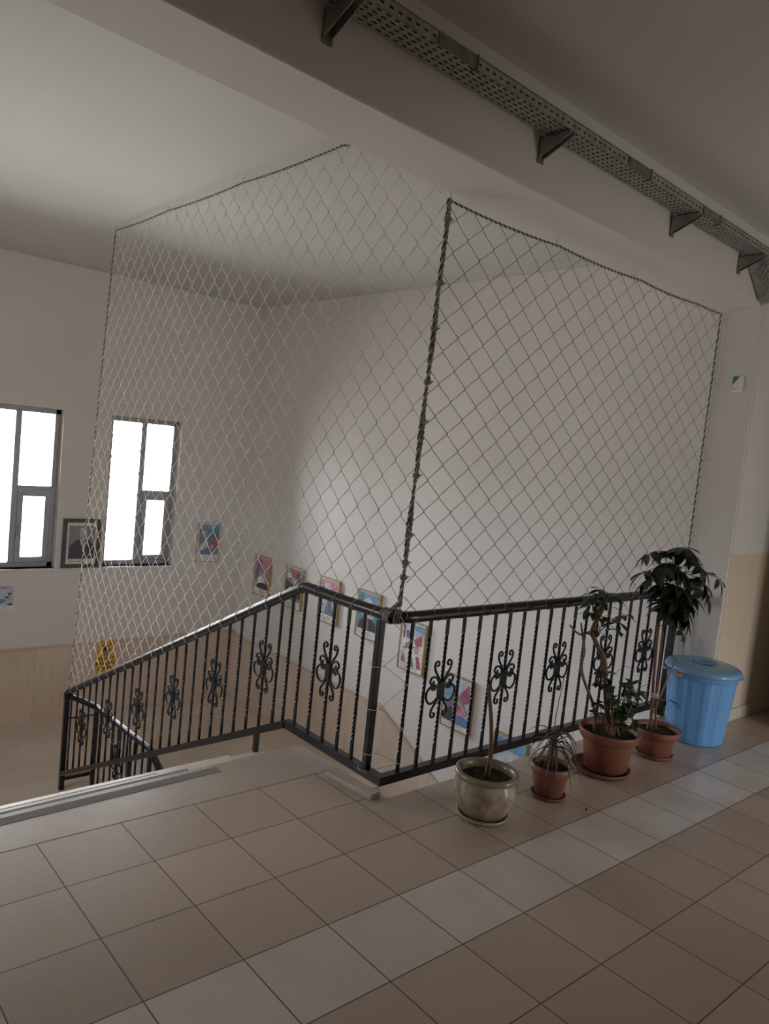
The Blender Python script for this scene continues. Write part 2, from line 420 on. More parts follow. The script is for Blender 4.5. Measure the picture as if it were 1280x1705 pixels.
def post(x, y, z0, z1, w, parent): q = MB(); q.box((x-w/2,y-w/2,z0),(x+w/2,y+w/2,z1)); return q.build('post', M['black'], parent, bevel=.004)
post(XR,-.262,.08,HZ,.034,rail); post(4.045,YR,0.0,HZ,.042,rail); post(XR,3.80,ZL,hz(3.77)-.02,.042,rail)
q = MB(); q.box((XR-.013,.70,-RISE*2),(XR+.013,.726,bz(.70)-.005)); q.build('foot', M['black'], rail)
q = MB(); q.box((XR-.017,2.40,-RISE*6),(XR+.017,2.435,bz(2.42))); q.build('foot', M['black'], rail)

def twist_bar(length, w=.0135, turns=6, tw=(.12, .88)):
    q = MB(); n = 56; vs = []
    for i in range(n+1):
        t = i/n; a = 2*PI*turns*min(1, max(0, (t-tw[0])/(tw[1]-tw[0]))) + PI/4
        for k in range(4): vs.append((w*.7071*math.cos(a+k*PI/2), w*.7071*math.sin(a+k*PI/2), t*length))
    q.add(vs, [(i*4+k, i*4+(k+1)%4, (i+1)*4+(k+1)%4, (i+1)*4+k) for i in range(n) for k in range(4)] + [(3,2,1,0), tuple(range(n*4, n*4+4))])
    return q
proto = {}
def baluster(parent, x, y, z0, z1):
    L = round(z1-z0, 2)
    if L not in proto:
        o = twist_bar(L).build('baluster', M['bar'], parent); proto[L] = o
    else: o = copy_part(proto[L], parent)
    o.location = (x, y, z0); return o
def spiral(p0, d0, r0, turns, sgn, n=16, r1=.32):
    """curl starting at p0 heading d0 (2-D), turning sgn, radius shrinking"""
    pts = [p0]; ang = math.atan2(d0[1], d0[0]); p = p0; L = 0
    for i in range(n):
        t = i/n; r = r0*(1-t) + r0*r1*t; da = sgn*turns*2*PI/n; ds = abs(da)*r
        ang += da; p = (p[0]+math.cos(ang-da/2)*ds, p[1]+math.sin(ang-da/2)*ds); pts.append(p)
    return pts
def bez(a, b, c, d, n=10):
    return [tuple((1-t)**3*a[i]+3*t*(1-t)**2*b[i]+3*t*t*(1-t)*c[i]+t**3*d[i] for i in (0,1)) for t in [j/n for j in range(n+1)]]
def ornament(along):
    """wrought scroll ornament, u along the railing, v up, centred on a baluster"""
    q = MB(); P3 = (lambda u, v, w=0: (u, w, v)) if along == 'x' else (lambda u, v, w=0: (w, u, v))
    def strip(pts, r=.0062): q.tube([P3(*p) for p in pts], r, 7)
    for s in (-1, 1):
        up = bez((.012*s,.035),(.020*s,.075),(.060*s,.088),(.058*s,.130)); up += spiral(up[-1], (-.1*s,1), .0175, .85, s, 16)[1:]
        strip(up)
        lo = bez((.012*s,-.035),(.020*s,-.074),(.062*s,-.086),(.056*s,-.124)); lo += spiral(lo[-1], (0,-1), .0165, .85, -s, 16)[1:]
        strip(lo)
        mid = bez((.014*s,.030),(.03*s,.062),(.050*s,.072),(.066*s,.066)); mid += spiral(mid[-1], (1*s,-.25), .020, .8, -s, 16, .3)[1:]
        strip(mid)
        loop = bez((.014*s,-.028),(.03*s,-.066),(.075*s,-.085),(.094*s,-.045)) + bez((.094*s,-.045),(.108*s,-.012),(.098*s,.016),(.055*s,.022))[1:]
        strip(loop)
        leaf = [(.030,.012),(.036,.030),(.047,.024),(.054,.044),(.064,.034),(.076,.026),(.086,.012),(.078,.006),(.068,.008),(.060,-.006),(.050,.004),(.042,-.004)]
        n = len(leaf); vs = [P3(u*s, v, -.003) for u, v in leaf] + [P3(u*s, v, .003) for u, v in leaf]
        q.add(vs, [tuple(range(n)), tuple(range(n, 2*n))[::-1]] + [(i,(i+1)%n,n+(i+1)%n,n+i) for i in range(n)])
    a, b = (P3(-.017,-.042,-.011), P3(.017,.042,.011))
    q.box(a, b)
    return q
orn = {}
def add_orn(parent, along, x, y, z):
    if along not in orn: o = ornament(along).build('scroll_ornament', M['iron'], parent); orn[along] = o
    else: o = copy_part(orn[along], parent)
    o.location = (x, y, z)
for k in range(21):
    x = 1.54 + .1205*k
    if x < 4.0: baluster(rail, x, YR, .115, HZ-.015)
for k in (2, 6, 10, 14, 18): add_orn(rail, 'x', 1.54+.1205*k, YR, .495)
ys = [-.142, -.022, .101, .229, .357] + [.469] + [.5705 + .1355*k for k in range(24)]
for y in ys:
    if y < 3.74: baluster(rail, XR, y, bz(y)+.012, hz(y)-.012)
for y in [.101] + [.706 + .542*k for k in range(6)]: add_orn(rail, 'y', XR, y, (hz(y)+bz(y))/2)

rail2 = thing('landing_railing', 'black railing at the landing turning down the lower stair flight', 'railing')
X2 = 1.60; Z2 = -.845
m = MB(); pth = [(XR,3.80,hz(3.77)-.045),(1.50,3.70,-.84),(X2,3.52,-.868),(X2,3.40,-.868),(X2,2.45,Z2+.012),(X2,2.40,Z2)] + [(X2,2.40-.3*i,Z2-.15*i) for i in range(1,9)]
m.tube(pth, .027, 12); m.build('handrail', M['black'], rail2)
m = MB(); m.bar((X2,3.52,-1.60),(X2,2.40,-1.60), .04); m.bar((X2,2.40,-1.60),(X2,0.0,-2.82), .04); m.build('bottom_rail', M['black'], rail2)
for zz, ww in ((-1.04, .014), (-1.60, .028)):
    m = MB(); m.bar((XR,3.80,zz),(X2+.1,3.80,zz), ww); m.bar((X2+.1,3.80+ww/2,zz),(X2,3.52,zz), ww); m.build('cross_bar', M['black'], rail2)
post(X2,3.52,ZL,-.87,.03,rail2); post(X2,2.42,ZL,-.86,.03,rail2)
for k in range(8): baluster(rail2, X2, 3.40-.122*k, -1.59, -.86)
for k in range(14):
    y = 2.30-.135*k; d = (2.40-y)*.5; baluster(rail2, X2, y, -1.59-d, -.86-d)
add_orn(rail2, 'y', X2, 3.034, -1.19); add_orn(rail2, 'y', X2, 2.03, -1.405)

# ------------------------------------------------------------------ NETS
def sub_inside(p, q, g):
    gp, gq = g(p), g(q)
    if gp < 0 and gq < 0: return None
    if gp >= 0 and gq >= 0: return p, q
    a, b = (p, q) if gp >= 0 else (q, p)
    lo, hi = 0., 1.
    for _ in range(24):
        mid = (lo+hi)/2; c = (a[0]+(b[0]-a[0])*mid, a[1]+(b[1]-a[1])*mid)
        if g(c) >= 0: lo = mid
        else: hi = mid
    c = (a[0]+(b[0]-a[0])*lo, a[1]+(b[1]-a[1])*lo)
    return a, c
def net(u0, du, v0, dv, nu, nv, g, to3, knot, r, jit, knot_r):
    q = MB(); hits = []; rnd = random.Random(3)
    K = {}
    def kp(i, j):
        if (i, j) not in K:
            u = u0 + du*(i + .5*(j % 2)); v = v0 + dv*j
            K[i, j] = (u + jit*math.sin(1.7*u+2.3*v+.9)+rnd.uniform(-.3,.3)*jit, v + jit*math.cos(2.1*u-1.3*v)+rnd.uniform(-.3,.3)*jit)
        return K[i, j]
    for j in range(nv):
        for i in range(-1, nu+1):
            p = kp(i, j)
            for di in ((0, -1) if j % 2 == 0 else (0, 1)):
                t = kp(i+di, j+1)
                a = (p[0], p[1]+knot/2); b = (t[0], t[1]-knot/2)
                c = sub_inside(a, b, g)
                if c:
                    q.tube([to3(*c[0]), to3(*c[1])], r, 5)
                    for e in c:
                        if g(e) < .004: hits.append(e)
            if g(p) > .01:
                q.tube([to3(p[0],p[1]-knot/2-.004), to3(p[0],p[1]+knot/2+.004)], knot_r, 5)
    return q, hits
def twisted(pts, r, pitch, mats_mi=(0, 1), n=5, step=10, strands=2):
    """rope: strands twisted round a path"""
    P = [V(p) for p in pts]; res = []; d = 0
    L = [0]
    for i in range(1, len(P)): L.append(L[-1]+(P[i]-P[i-1]).length)
    tot = L[-1]; N = max(8, int(tot/pitch*step))
    def at(s):
        for i in range(1, len(P)):
            if s <= L[i] or i == len(P)-1:
                t = (s-L[i-1])/max(1e-9, L[i]-L[i-1]); return P[i-1].lerp(P[i], t), (P[i]-P[i-1]).normalized()
    outs = []
    for k in range(strands):
        pp = []
        for i in range(N+1):
            c, t = at(tot*i/N)
            up = V((0,0,1)) if abs(t.z) < .9 else V((1,0,0))
            a = t.cross(up).normalized(); b = t.cross(a); g = 2*PI*(tot*i/N)/pitch + 2*PI*k/strands
            pp.append(c + (a*math.cos(g)+b*math.sin(g))*r*.62)
        outs.append((pp, r*.66, mats_mi[k % len(mats_mi)]))
    return outs
def rope(name, pts, r, pitch, mats, parent):
    q = MB()
    for pp, rr, mi in twisted(pts, r, pitch, strands=len(mats), mats_mi=tuple(range(len(mats)))): q.tube(pp, rr, 5, mi)
    return q.build(name, mats, parent)
def sag(p, q, d, n=8): p, q = V(p), V(q); return [p.lerp(q, i/n) - V((0,0,d*4*(i/n)*(1-i/n))) for i in range(n+1)]
def ring(c, r, axis, tilt=.0, n=18, turns=1.15):
    """coil of cord round a rail at c (rail direction axis)"""
    ax = V(axis).normalized(); up = V((0,0,1)); a = ax.cross(up).normalized(); b = a.cross(ax).normalized()
    return [V(c) + (a*math.cos(2*PI*turns*i/n)+b*math.sin(2*PI*turns*i/n))*r + ax*tilt*(i/n-.5) for i in range(n+1)]
ynet = lambda z: YR - .022*max(0, (z-.9))/1.9
n1 = thing('safety_net', 'knotted cord net above the straight railing by the plants', 'safety net')
g1 = lambda p: min(p[0]-1.462, 4.075-p[0]+.0*(p[1]), 2.778-p[1], p[1]-.905)
q, h = net(1.43, .178, .87, .0735, 16, 27, g1, lambda u, v: (u, ynet(v), v), .006, .0019, .008, .0031)
q.build('netting', M['cord_grey'], n1)
m = MB(); run = []
for k in range(15):
    u = 1.50 + .178*k + .008*math.sin(3*k); run += ring((u,YR,HZ+.004), .0295, (1,0,0), .07, 16, 1.0)
m.tube(run, .0014, 5)
m.build('lashing', M['cord_grey'], n1)
hk1 = [(1.465,-.392),(2.27,-.372),(3.07,-.345),(3.74,-.335),(4.085,-.33)]
pts = []
for (a, ya), (b_, yb_) in zip(hk1[:-1], hk1[1:]): pts += sag((a,ynet(2.78),2.782),(b_,ynet(2.78),2.782), .012 if b_ < 4 else .004)[(1 if pts else 0):]
rope('top_rope', pts, .0054, .034, [M['rope_dark'], M['rope_light']], n1)
zs = [2.782, 2.32, 1.797, 1.497, 1.333, .93]
rope('side_rope', [(4.078,-.392-.0*i,z) for i, z in enumerate(zs)] , .0058, .055, [M['rope_dark'], M['rope_light']], n1)

n2 = thing('stairway_net', 'tall knotted cord net hanging from the ceiling over the sloping stair railing', 'safety net')
yl = lambda z: 3.44 + (3.2-z)/3.95*.32
g2 = lambda p: min(p[0]+.374, yl(p[1])-p[0], 3.184-p[1], p[1]-hz(p[0])-.025, (1 if p[0] > -.34 else 2.80-p[1]), )
def to2(u, v):
    k = max(0, 1-(u+.38)/.35); return (XR + .008*math.sin(1.3*u+.8*v)*(1-k) + .026*k*min(1, max(0, v-.9)*2), u, v)
q, h = net(-.30, .1575, 3.2-.0835*52, .0835, 27, 52, g2, to2, .013, .0022, .003, .0033)
q.build('netting', M['cord'], n2)
m = MB(); run = []
for k in range(26):
    u = -.22 + .1555*k + .008*math.sin(3*k); ax = (0,1,0) if u < HYK else (0,1,-SL)
    run += ring((XR,u,hz(u)), .0298, ax, .05, 16, 1.0)
m.tube(run, .0017, 5)
m.build('lashing', M['cord'], n2)
pts = []
hk2 = [.30, .41, 1.42, 2.47, 3.44]
for a, b_ in zip(hk2[:-1], hk2[1:]): pts += sag((XR,a,3.188),(XR,b_,3.188), .010)[(1 if pts else 0):]
rope('top_rope', pts, .0052, .036, [M['rope_dark'], M['rope_light']], n2)
rope('side_rope', [(XR, yl(z), z) for z in (3.188, 2.2, 1.2, .2, -.6)] + [(XR,3.775,hz(3.77)+.03)], .0058, .05, [M['rope_dark'], M['rope_light']], n2)

# corner rope bundle
cr = thing('corner_rope', 'thick bundle of twisted rope tying both nets together at the railing corner', 'rope')
m = MB(); tp = V((1.462,-.392,2.79)); bt = V((1.458,-.35,.93))
for k, (dx, dy) in enumerate(((-.006,0),(.006,.004),(0,-.006))):
    pts = [tp.lerp(bt, i/14) + V((dx+.004*math.sin(2.1*i+k*2), dy+.004*math.cos(1.7*i+k), 0)) for i in range(15)]
    for pp, rr, mi in twisted(pts, .0062, .05, (0, 1) if k != 2 else (2, 2)): m.tube(pp, rr, 5, mi)
m.build('rope_strands', [M['rope_dark'], M['rope_light'], M['rope_mid']], cr)
for zz in (2.70, 2.42, 2.22, 1.98, 1.80, 1.55, 1.27, 1.14, 1.07):
    m = MB(); c = tp.lerp(bt, (2.79-zz)/1.86)
    for k in range(3): m.tube(ring(c+V((0,0,.008*(k-1))), .013, (.1,.1,1), .006), .0035, 5)
    m.ball(c+V((.012,-.008,0)), .008); m.tube([c+V((.012,-.008,0)), c+V((.028,-.012,.006))], .003, 5)
    m.build('knot', M['rope_mid'], cr)
m = MB()
for k in range(8):
    c = V((1.432+.0*k,-.295-.008*k,HZ+.003)) if k < 5 else V((1.446+.012*(k-5),-.335-.006*(k-5),HZ+.004))
    m.tube(ring(c, .033, (0.25*(k > 4)*2,-1,0), .03), .0042, 5)
m.tube([(1.452,-.352,.95),(1.452,-.372,.89),(1.456,-.405,.85),(1.455,-.405,.80)], .0035, 6)
for k in range(4): m.tube([bt+V((.006*math.sin(k*2),.006*math.cos(k*2),.10)), bt+V((.010*math.sin(k*2+1),.008*math.cos(k*2),.03)), V((1.432+.006*(k-1.5),-.315-.010*k,HZ+.03))], .0038, 5)
m.build('lashing', M['rope_mid'], cr)
lc = MB(); prev = None
for i, z in enumerate((.86, .76, .63, .55, .42, .33, .20, .16, .115)):
    p = V((XR+.02,-.295,z)) if i % 2 == 0 else V((1.54,YR-.008,z))
    if prev is not None: lc.tube([prev, p], .0016, 5)
    prev = p
for z in (.86,.63,.42,.20,.115): lc.tube(ring((XR,-.262,z), .040, (0,.1,1), .03), .0018, 5)
for z in (.76,.55,.33,.16): lc.tube(ring((1.54,YR,z), .0105, (0,.1,1), .01), .0018, 5)
tag(lc.build('lacing_cord', M['cord']), 'thin cord zigzagging between the corner post and the first bar', 'cord')

# screw hooks
def hook_mesh():
    q = MB(); q.tube([(0,0,0),(0,0,-.018)] + [(.012*math.sin(a), 0, -.030+.012*math.cos(a)) for a in [i*PI/6 for i in range(0, 10)]], .0022, 6); return q
hk = None
def hook(loc, label, rot=(0,0,0)):
    global hk
    if hk is None: hk = hook_mesh().build('screw_hook', M['hook']); o = hk
    else: o = hk.copy(); COL.objects.link(o)
    o.location = loc; o.rotation_euler = rot; tag(o, label, 'hook', 'screw hooks holding the net ropes')
for (x, y), l in zip(hk1, ('screw hook under the beam above the corner rope bundle', 'screw hook under the beam, nearest right of the corner rope', 'screw hook under the beam, halfway along the net rope', 'screw hook under the beam, last before the right wall', 'screw hook under the beam where the net meets the right wall')):
    hook((x, y, ZB), l, (0,0,.9))
for y, l in zip(hk2[1:], ('ceiling hook of the stairway net, next to the beam', 'ceiling hook of the stairway net, second from the beam', 'ceiling hook of the stairway net, third from the beam', 'ceiling hook of the stairway net at its far top corner')):
    hook((XR, y, ZC), l, (0,0,1.2))
for z, l in zip(zs[1:5], ('hook in the right wall side rope, level with the teal sticker box', 'hook in the right wall side rope, second from the top', 'hook in the right wall side rope, third from the top', 'hook in the right wall side rope, just above the tall plant')):
    hook((XW, -.392, z), l, (0, PI/2, 0))

# ------------------------------------------------------------------ CABLE TRAY
def tray_pt(s, w, z):           # s along the beam from x=0, w out from the beam face
    ux = V((1,.0335,0)).normalized(); uy = V((.0335,-1,0)).normalized()
    p = V((0, bf(0), 0)) + ux*s + uy*w; return (p.x, p.y, z)
ZT, W0, W1 = 3.038, .035, .150
tr = thing('cable_tray', 'long grey perforated metal cable tray fixed along the ceiling beam', 'cable tray')
def holes(q, org, du, dv, nu, nv, pu, pv, hu, hv, skip=None):
    """perforated sheet: org + du*s + dv*t with rectangular holes"""
    org, du, dv = V(org), V(du), V(dv)
    for i in range(nu):
        for j in range(nv):
            a, b = i*pu, j*pv; x0, x1 = a+(pu-hu)/2, a+(pu+hu)/2; y0, y1 = b+(pv-hv)/2, b+(pv+hv)/2
            P = lambda s, t: org + du*s + dv*t
            if skip and skip(i, j): q.add([P(a,b),P(a+pu,b),P(a+pu,b+pv),P(a,b+pv)], [(0,1,2,3)]); continue
            vs = [P(a,b),P(a+pu,b),P(a+pu,b+pv),P(a,b+pv),P(x0,y0),P(x1,y0),P(x1,y1),P(x0,y1)]
            q.add(vs, [(0,1,5,4),(1,2,6,5),(2,3,7,6),(3,0,4,7)])
S0 = -1.0; NP = 124; PU = .040
ux = V(tray_pt(1,0,0)) - V(tray_pt(0,0,0)); uw = V(tray_pt(0,1,0)) - V(tray_pt(0,0,0))
m = MB(); pv = (W1-W0)/5
holes(m, tray_pt(S0,W0,ZT), ux, uw, NP, 5, PU, pv, .021, .0095)
o = m.build('tray_bottom', M['galv'], tr); sd = o.modifiers.new('thick', 'SOLIDIFY'); sd.thickness = .0015
m = MB(); holes(m, tray_pt(S0,W1,ZT), ux, V((0,0,1)), NP, 1, PU, .042, .018, .009)
o = m.build('tray_flange', M['galv'], tr); sd = o.modifiers.new('thick', 'SOLIDIFY'); sd.thickness = .0015
m = MB(); m.add([tray_pt(S0,W0,ZT),tray_pt(S0+NP*PU,W0,ZT),tray_pt(S0+NP*PU,W0,ZT+.042),tray_pt(S0,W0,ZT+.042)], [(0,1,2,3)])
o = m.build('tray_flange', M['galv'], tr); sd = o.modifiers.new('thick', 'SOLIDIFY'); sd.thickness = .0015
m = MB(); e = S0 + NP*PU
for w in (W1-.006, W0-.001): m.bar(tray_pt(S0,w+.003,ZT+.043), tray_pt(e,w+.003,ZT+.043), .010, .004)
m.build('tray_lip', M['galvdark'], tr)
for s in (.84, 2.10, 2.86):
    q = MB(); q.bar(tray_pt(s,W1+.003,ZT+.020), tray_pt(s+.20,W1+.003,ZT+.020), .004, .040); q.build('splice_plate', M['galvdark'], tr)
    q = MB(); q.bar(tray_pt(s+.20,W1+.006,ZT-.002), tray_pt(s+.20,W1+.006,ZT+.046), .006, .008, up=(1,0,0)); q.bar(tray_pt(s+.20,W1+.006,ZT-.003), tray_pt(s+.20,W1-.03,ZT-.003), .006, .004); q.build('clip', M['galvdark'], tr)
# side branch going down at the right end
br = thing('cable_tray_branch', 'short perforated cable tray branch bending down at the right end of the beam', 'cable tray')
du = V((.79,0,-.61)); dv = V((.61,0,.79)); og = V((3.80,-.712,3.02))
m = MB(); holes(m, og, du, dv, 8, 4, .040, .026, .019, .012)
o = m.build('tray_bottom', M['galv'], br); o.modifiers.new('thick', 'SOLIDIFY').thickness = .0015
m = MB(); bk = V((0,.058,0))
for f in (V((0,0,0)), dv*.104): m.add([og+f, og+f+du*.32, og+f+du*.32+bk, og+f+bk], [(0,1,2,3)])
o = m.build('tray_flange', M['galv'], br); o.modifiers.new('thick', 'SOLIDIFY').thickness = .0015
for k in range(7):
    m = MB(); w_ = W0+.022+.0238*k if k < 4 else W0+.034+.0238*(k-4); zq = 0 if k < 4 else .0205; rr = random.Random(k)
    m.tube([V(tray_pt(S0+.02+i*.25, w_+rr.uniform(-.0003,.0003), ZT+.0135+zq)) for i in range(20)], .0115, 8)
    tag(m.build('cable', M['rope_dark']), 'dark cable lying along the inside of the ceiling cable tray', 'cable', 'cables inside the ceiling tray')
bp = None
for s, l in ((.487,'steel wall bracket under the cable tray at its left end'), (1.652,'steel wall bracket under the cable tray, second from the left'), (2.836,'steel wall bracket under the cable tray, third from the left'), (3.70,'steel wall bracket under the cable tray nearest the right wall')):
    r_ = thing('wall_bracket', l, 'bracket', tray_pt(s,0,ZT-.03), 'brackets carrying the cable tray'); r_.rotation_euler = (0,0,math.atan(.0335))
    if bp is None:
        q = MB(); q.box((-.022,-.005,-.075),(.022,0,.032)); pl = q.build('plate', M['galvdark'], r_, bevel=.001)
        q = MB(); poly = [(-.005,.030),(-.005,-.055),(-.03,-.045),(-.155,.012),(-.155,.030)]
        q.prism(poly, -.018, -.014, 0); q.prism(poly, .014, .018, 0); q.box((-.018,-.155,.026),(.018,-.005,.0295))
        ar = q.build('arm', M['galv'], r_); bp = (pl, ar)
    else:
        for p_ in bp: copy_part(p_, r_)

# ------------------------------------------------------------------ PICTURES
def art(q, shapes, w, h, put, base_mi=0):
    """coloured shapes (mat index, polygon in 0..1) stacked on a print"""
    for k, (mi, poly) in enumerate(shapes):
        q.add([put((u-.5)*w, (v-.5)*h, .0006+.00025*k) for u, v in poly], [tuple(range(len(poly)))], mi)
def blob(cx, cy, rx, ry, n=14, w=.12, ph=0.):
    return [(min(.985,max(.015,cx+rx*(1+w*math.sin(3*a+ph))*math.cos(a))), min(.985,max(.015,cy+ry*(1+w*math.cos(2*a+ph))*math.sin(a)))) for a in [2*PI*i/n for i in range(n)]]
C = {}
def pm(name, c):
    if name not in C: C[name] = plain('print_'+name, c, .45, 0, .22, 25)
    return C[name]
PAL = [('paper',(.72,.70,.66)),('pink',(.62,.20,.32)),('magenta',(.45,.05,.16)),('purple',(.22,.12,.24)),('dark',(.035,.035,.05)),('grey',(.22,.22,.23)),('sky',(.09,.33,.58)),('blue',(.07,.20,.48)),('teal',(.03,.27,.36)),('skin',(.52,.36,.32)),('pale',(.45,.52,.60)),('green',(.08,.24,.20)),('mauve',(.40,.24,.33))]
PMATS = [pm(n, tuple(.72*q + .28*(sum(c)/3) + .03 for q in c)) for n, c in PAL]; IX = {n: i for i, (n, c) in enumerate(PAL)}
R4 = lambda a, b, c, d: [(a,b),(c,b),(c,d),(a,d)]
L_ = .17
ARTS = [
 [('mauve',R4(.03,L_,.97,.98)),('pink',R4(.03,.60,.97,.98)),('purple',[(.06,.55),(.30,.95),(.48,.92),(.26,.45),(.08,.28)]),('purple',[(.40,.80),(.62,.70),(.95,.42),(.95,.30),(.70,.50),(.40,.66)]),('skin',blob(.47,.52,.12,.10)),('paper',blob(.50,.37,.26,.13)),('dark',[(.10,L_),(.95,L_),(.95,.30),(.60,.34),(.25,.26)]),('pink',blob(.82,.62,.11,.10,ph=1))],
 [('grey',R4(.03,L_,.97,.98)),('dark',[(.03,.30),(.97,.25),(.97,.62),(.60,.55),(.03,.66)]),('paper',blob(.22,.78,.13,.07)),('magenta',[(.34,.92),(.70,.97),(.72,.72),(.58,.58),(.40,.70)]),('skin',blob(.55,.68,.10,.07)),('paper',blob(.38,.45,.16,.05,ph=2)),('paper',blob(.72,.38,.14,.05,ph=1)),('dark',blob(.80,.80,.13,.12,ph=1)),('grey',blob(.45,.28,.30,.07))],
 [('blue',R4(.03,L_,.97,.98)),('pink',R4(.03,.66,.97,.98)),('pale',[(.10,.55),(.28,.90),(.50,.92),(.66,.62),(.60,.40),(.20,.40)]),('skin',blob(.42,.70,.12,.10)),('purple',[(.40,.62),(.62,.55),(.80,.20),(.60,.18),(.46,.40)]),('pale',[(.08,.34),(.40,.40),(.36,.20),(.08,.22)]),('paper',[(.66,.58),(.80,.42),(.86,.20),(.82,.20),(.72,.42)])],
 [('teal',R4(.03,L_,.97,.98)),('sky',R4(.30,.78,.97,.98)),('pale',[(.18,.50),(.24,.80),(.50,.90),(.78,.80),(.82,.48),(.60,.40),(.30,.42)]),('paper',[(.30,.70),(.50,.86),(.72,.72),(.60,.66)]),('skin',blob(.50,.60,.14,.11)),('dark',[(.08,L_),(.14,.34),(.42,.44),(.62,.44),(.90,.36),(.93,L_)]),('magenta',[(.44,.44),(.56,.44),(.58,.22),(.48,.18)])],
 [('paper',R4(.03,L_*.5,.97,.98)),('pale',R4(.03,.72,.97,.97)),('sky',[(.40,.97),(.97,.97),(.97,.80),(.62,.86)]),('purple',[(.20,.80),(.34,.82),(.40,.68),(.24,.66)]),('magenta',[(.56,.66),(.88,.80),(.90,.58),(.66,.52)]),('mauve',[(.22,.56),(.50,.60),(.48,.48),(.20,.46)]),('skin',blob(.70,.46,.10,.10)),('magenta',[(.10,.14),(.14,.36),(.30,.14)]),('green',[(.46,.10),(.56,.30),(.64,.10)]),('magenta',[(.70,.34),(.82,.34),(.94,.10),(.78,.10)]),('grey',[(.10,.44),(.60,.52),(.62,.50),(.10,.41)])],
 [('pale',R4(.03,L_*.6,.97,.98)),('magenta',[(.60,.70),(.90,.95),(.97,.60),(.74,.52)]),('sky',R4(.05,.50,.40,.84)),('grey',[(.30,.70),(.60,.68),(.92,.40),(.92,.30),(.70,.50),(.40,.60)]),('pink',[(.46,.46),(.62,.56),(.88,.40),(.86,.26),(.50,.28)]),('magenta',blob(.56,.42,.10,.08)),('blue',R4(.45,.10,.97,.28)),('dark',[(.05,.12),(.10,.40),(.36,.46),(.44,.12)]),('purple',[(.05,.40),(.36,.60),(.44,.46),(.14,.32)])],
 [('pale',R4(.03,L_,.97,.98)),('sky',R4(.03,.76,.97,.98)),('blue',[(.03,.50),(.97,.44),(.97,.36),(.03,.40)]),('sky',blob(.30,.34,.18,.10)),('paper',blob(.70,.58,.18,.07)),('blue',[(.55,.18),(.62,.34),(.90,.30),(.92,.18)]),('grey',blob(.45,.24,.16,.05))],
]
LAB = ['framed portrait print in pink and purple, first from the corner of the room', 'framed print with a dark grey ground and red head scarf, second from the corner', 'framed print of a veiled figure, pink above and blue below', 'framed portrait print on teal blue with pale veil and dark coat', 'framed print with blue sky and magenta triangles on white, right of the corner post', 'framed print with pink cloth over blue water behind the first scroll ornament', 'framed blue seascape print lowest on the wall behind the cream pot']
CEN = [(4.93,-.055),(4.245,-.058),(3.56,-.06),(2.885,-.06),(2.195,-.205),(1.55,-.55),(.905,-.875)]
PW, PH = .355, .49
for (yc, zc), shapes, lab in zip(CEN, ARTS, LAB):
    r_ = thing('framed_print', lab, 'picture', (XW,yc,zc), 'pictures along the right stair wall')
    q = MB(); q.box((-.028,-PW/2+.006,-PH/2+.006),(-.004,PW/2-.006,PH/2-.006)); q.build('backing', M['wood'], r_)
    q = MB(); F = .012
    for a, b in (((-PW/2,-PH/2),(PW/2,-PH/2+F)),((-PW/2,PH/2-F),(PW/2,PH/2)),((-PW/2,-PH/2+F),(-PW/2+F,PH/2-F)),((PW/2-F,-PH/2+F),(PW/2,PH/2-F))): q.box((-.036,a[0],a[1]),(0,b[0],b[1]))
    q.build('frame', M['gold'], r_)
    q = MB(); w, h = PW-2*F, PH-2*F
    q.add([(-.0285,-w/2,-h/2),(-.0285,w/2,-h/2),(-.0285,w/2,h/2),(-.0285,-w/2,h/2)], [(0,1,2,3)], 0)
    art(q, [(IX[c], p) for c, p in shapes], w, h, lambda u, v, d: (-.0285-d, -u, v))
    for k in range(3): q.add([(-.0295,.13,-h/2+.055-.016*k),(-.0295,-.05-.05*(k%2),-h/2+.055-.016*k),(-.0295,-.05-.05*(k%2),-h/2+.051-.016*k),(-.0295,.13,-h/2+.051-.016*k)], [(0,1,2,3)], IX['grey'])
    q.build('print', PMATS, r_)
# poster on the window wall right of the window
r_ = thing('small_framed_print', 'small framed print in teal and pink right of the windows', 'picture', (3.617,YB,.276))
w, h = .305, .485
q = MB(); q.box((-w/2,-.02,-h/2),(w/2,0,h/2)); q.build('frame', M['wood'], r_)
q = MB(); q.add([(-w/2+.008,-.0205,-h/2+.008),(w/2-.008,-.0205,-h/2+.008),(w/2-.008,-.0205,h/2-.008),(-w/2+.008,-.0205,h/2-.008)], [(0,1,2,3)], 0)
art(q, [(IX[c], p) for c, p in [('teal',R4(.03,.17,.97,.98)),('sky',R4(.10,.86,.97,.98)),('mauve',blob(.28,.72,.18,.12)),('pale',[(.06,.40),(.40,.62),(.50,.40),(.20,.26)]),('magenta',[(.45,.34),(.72,.66),(.95,.62),(.92,.30),(.60,.28)]),('skin',blob(.66,.38,.12,.07)),('blue',R4(.06,.18,.95,.27))]], w-.02, h-.02, lambda u, v, d: (u, -.0205-d, v))
q.build('print', PMATS, r_)
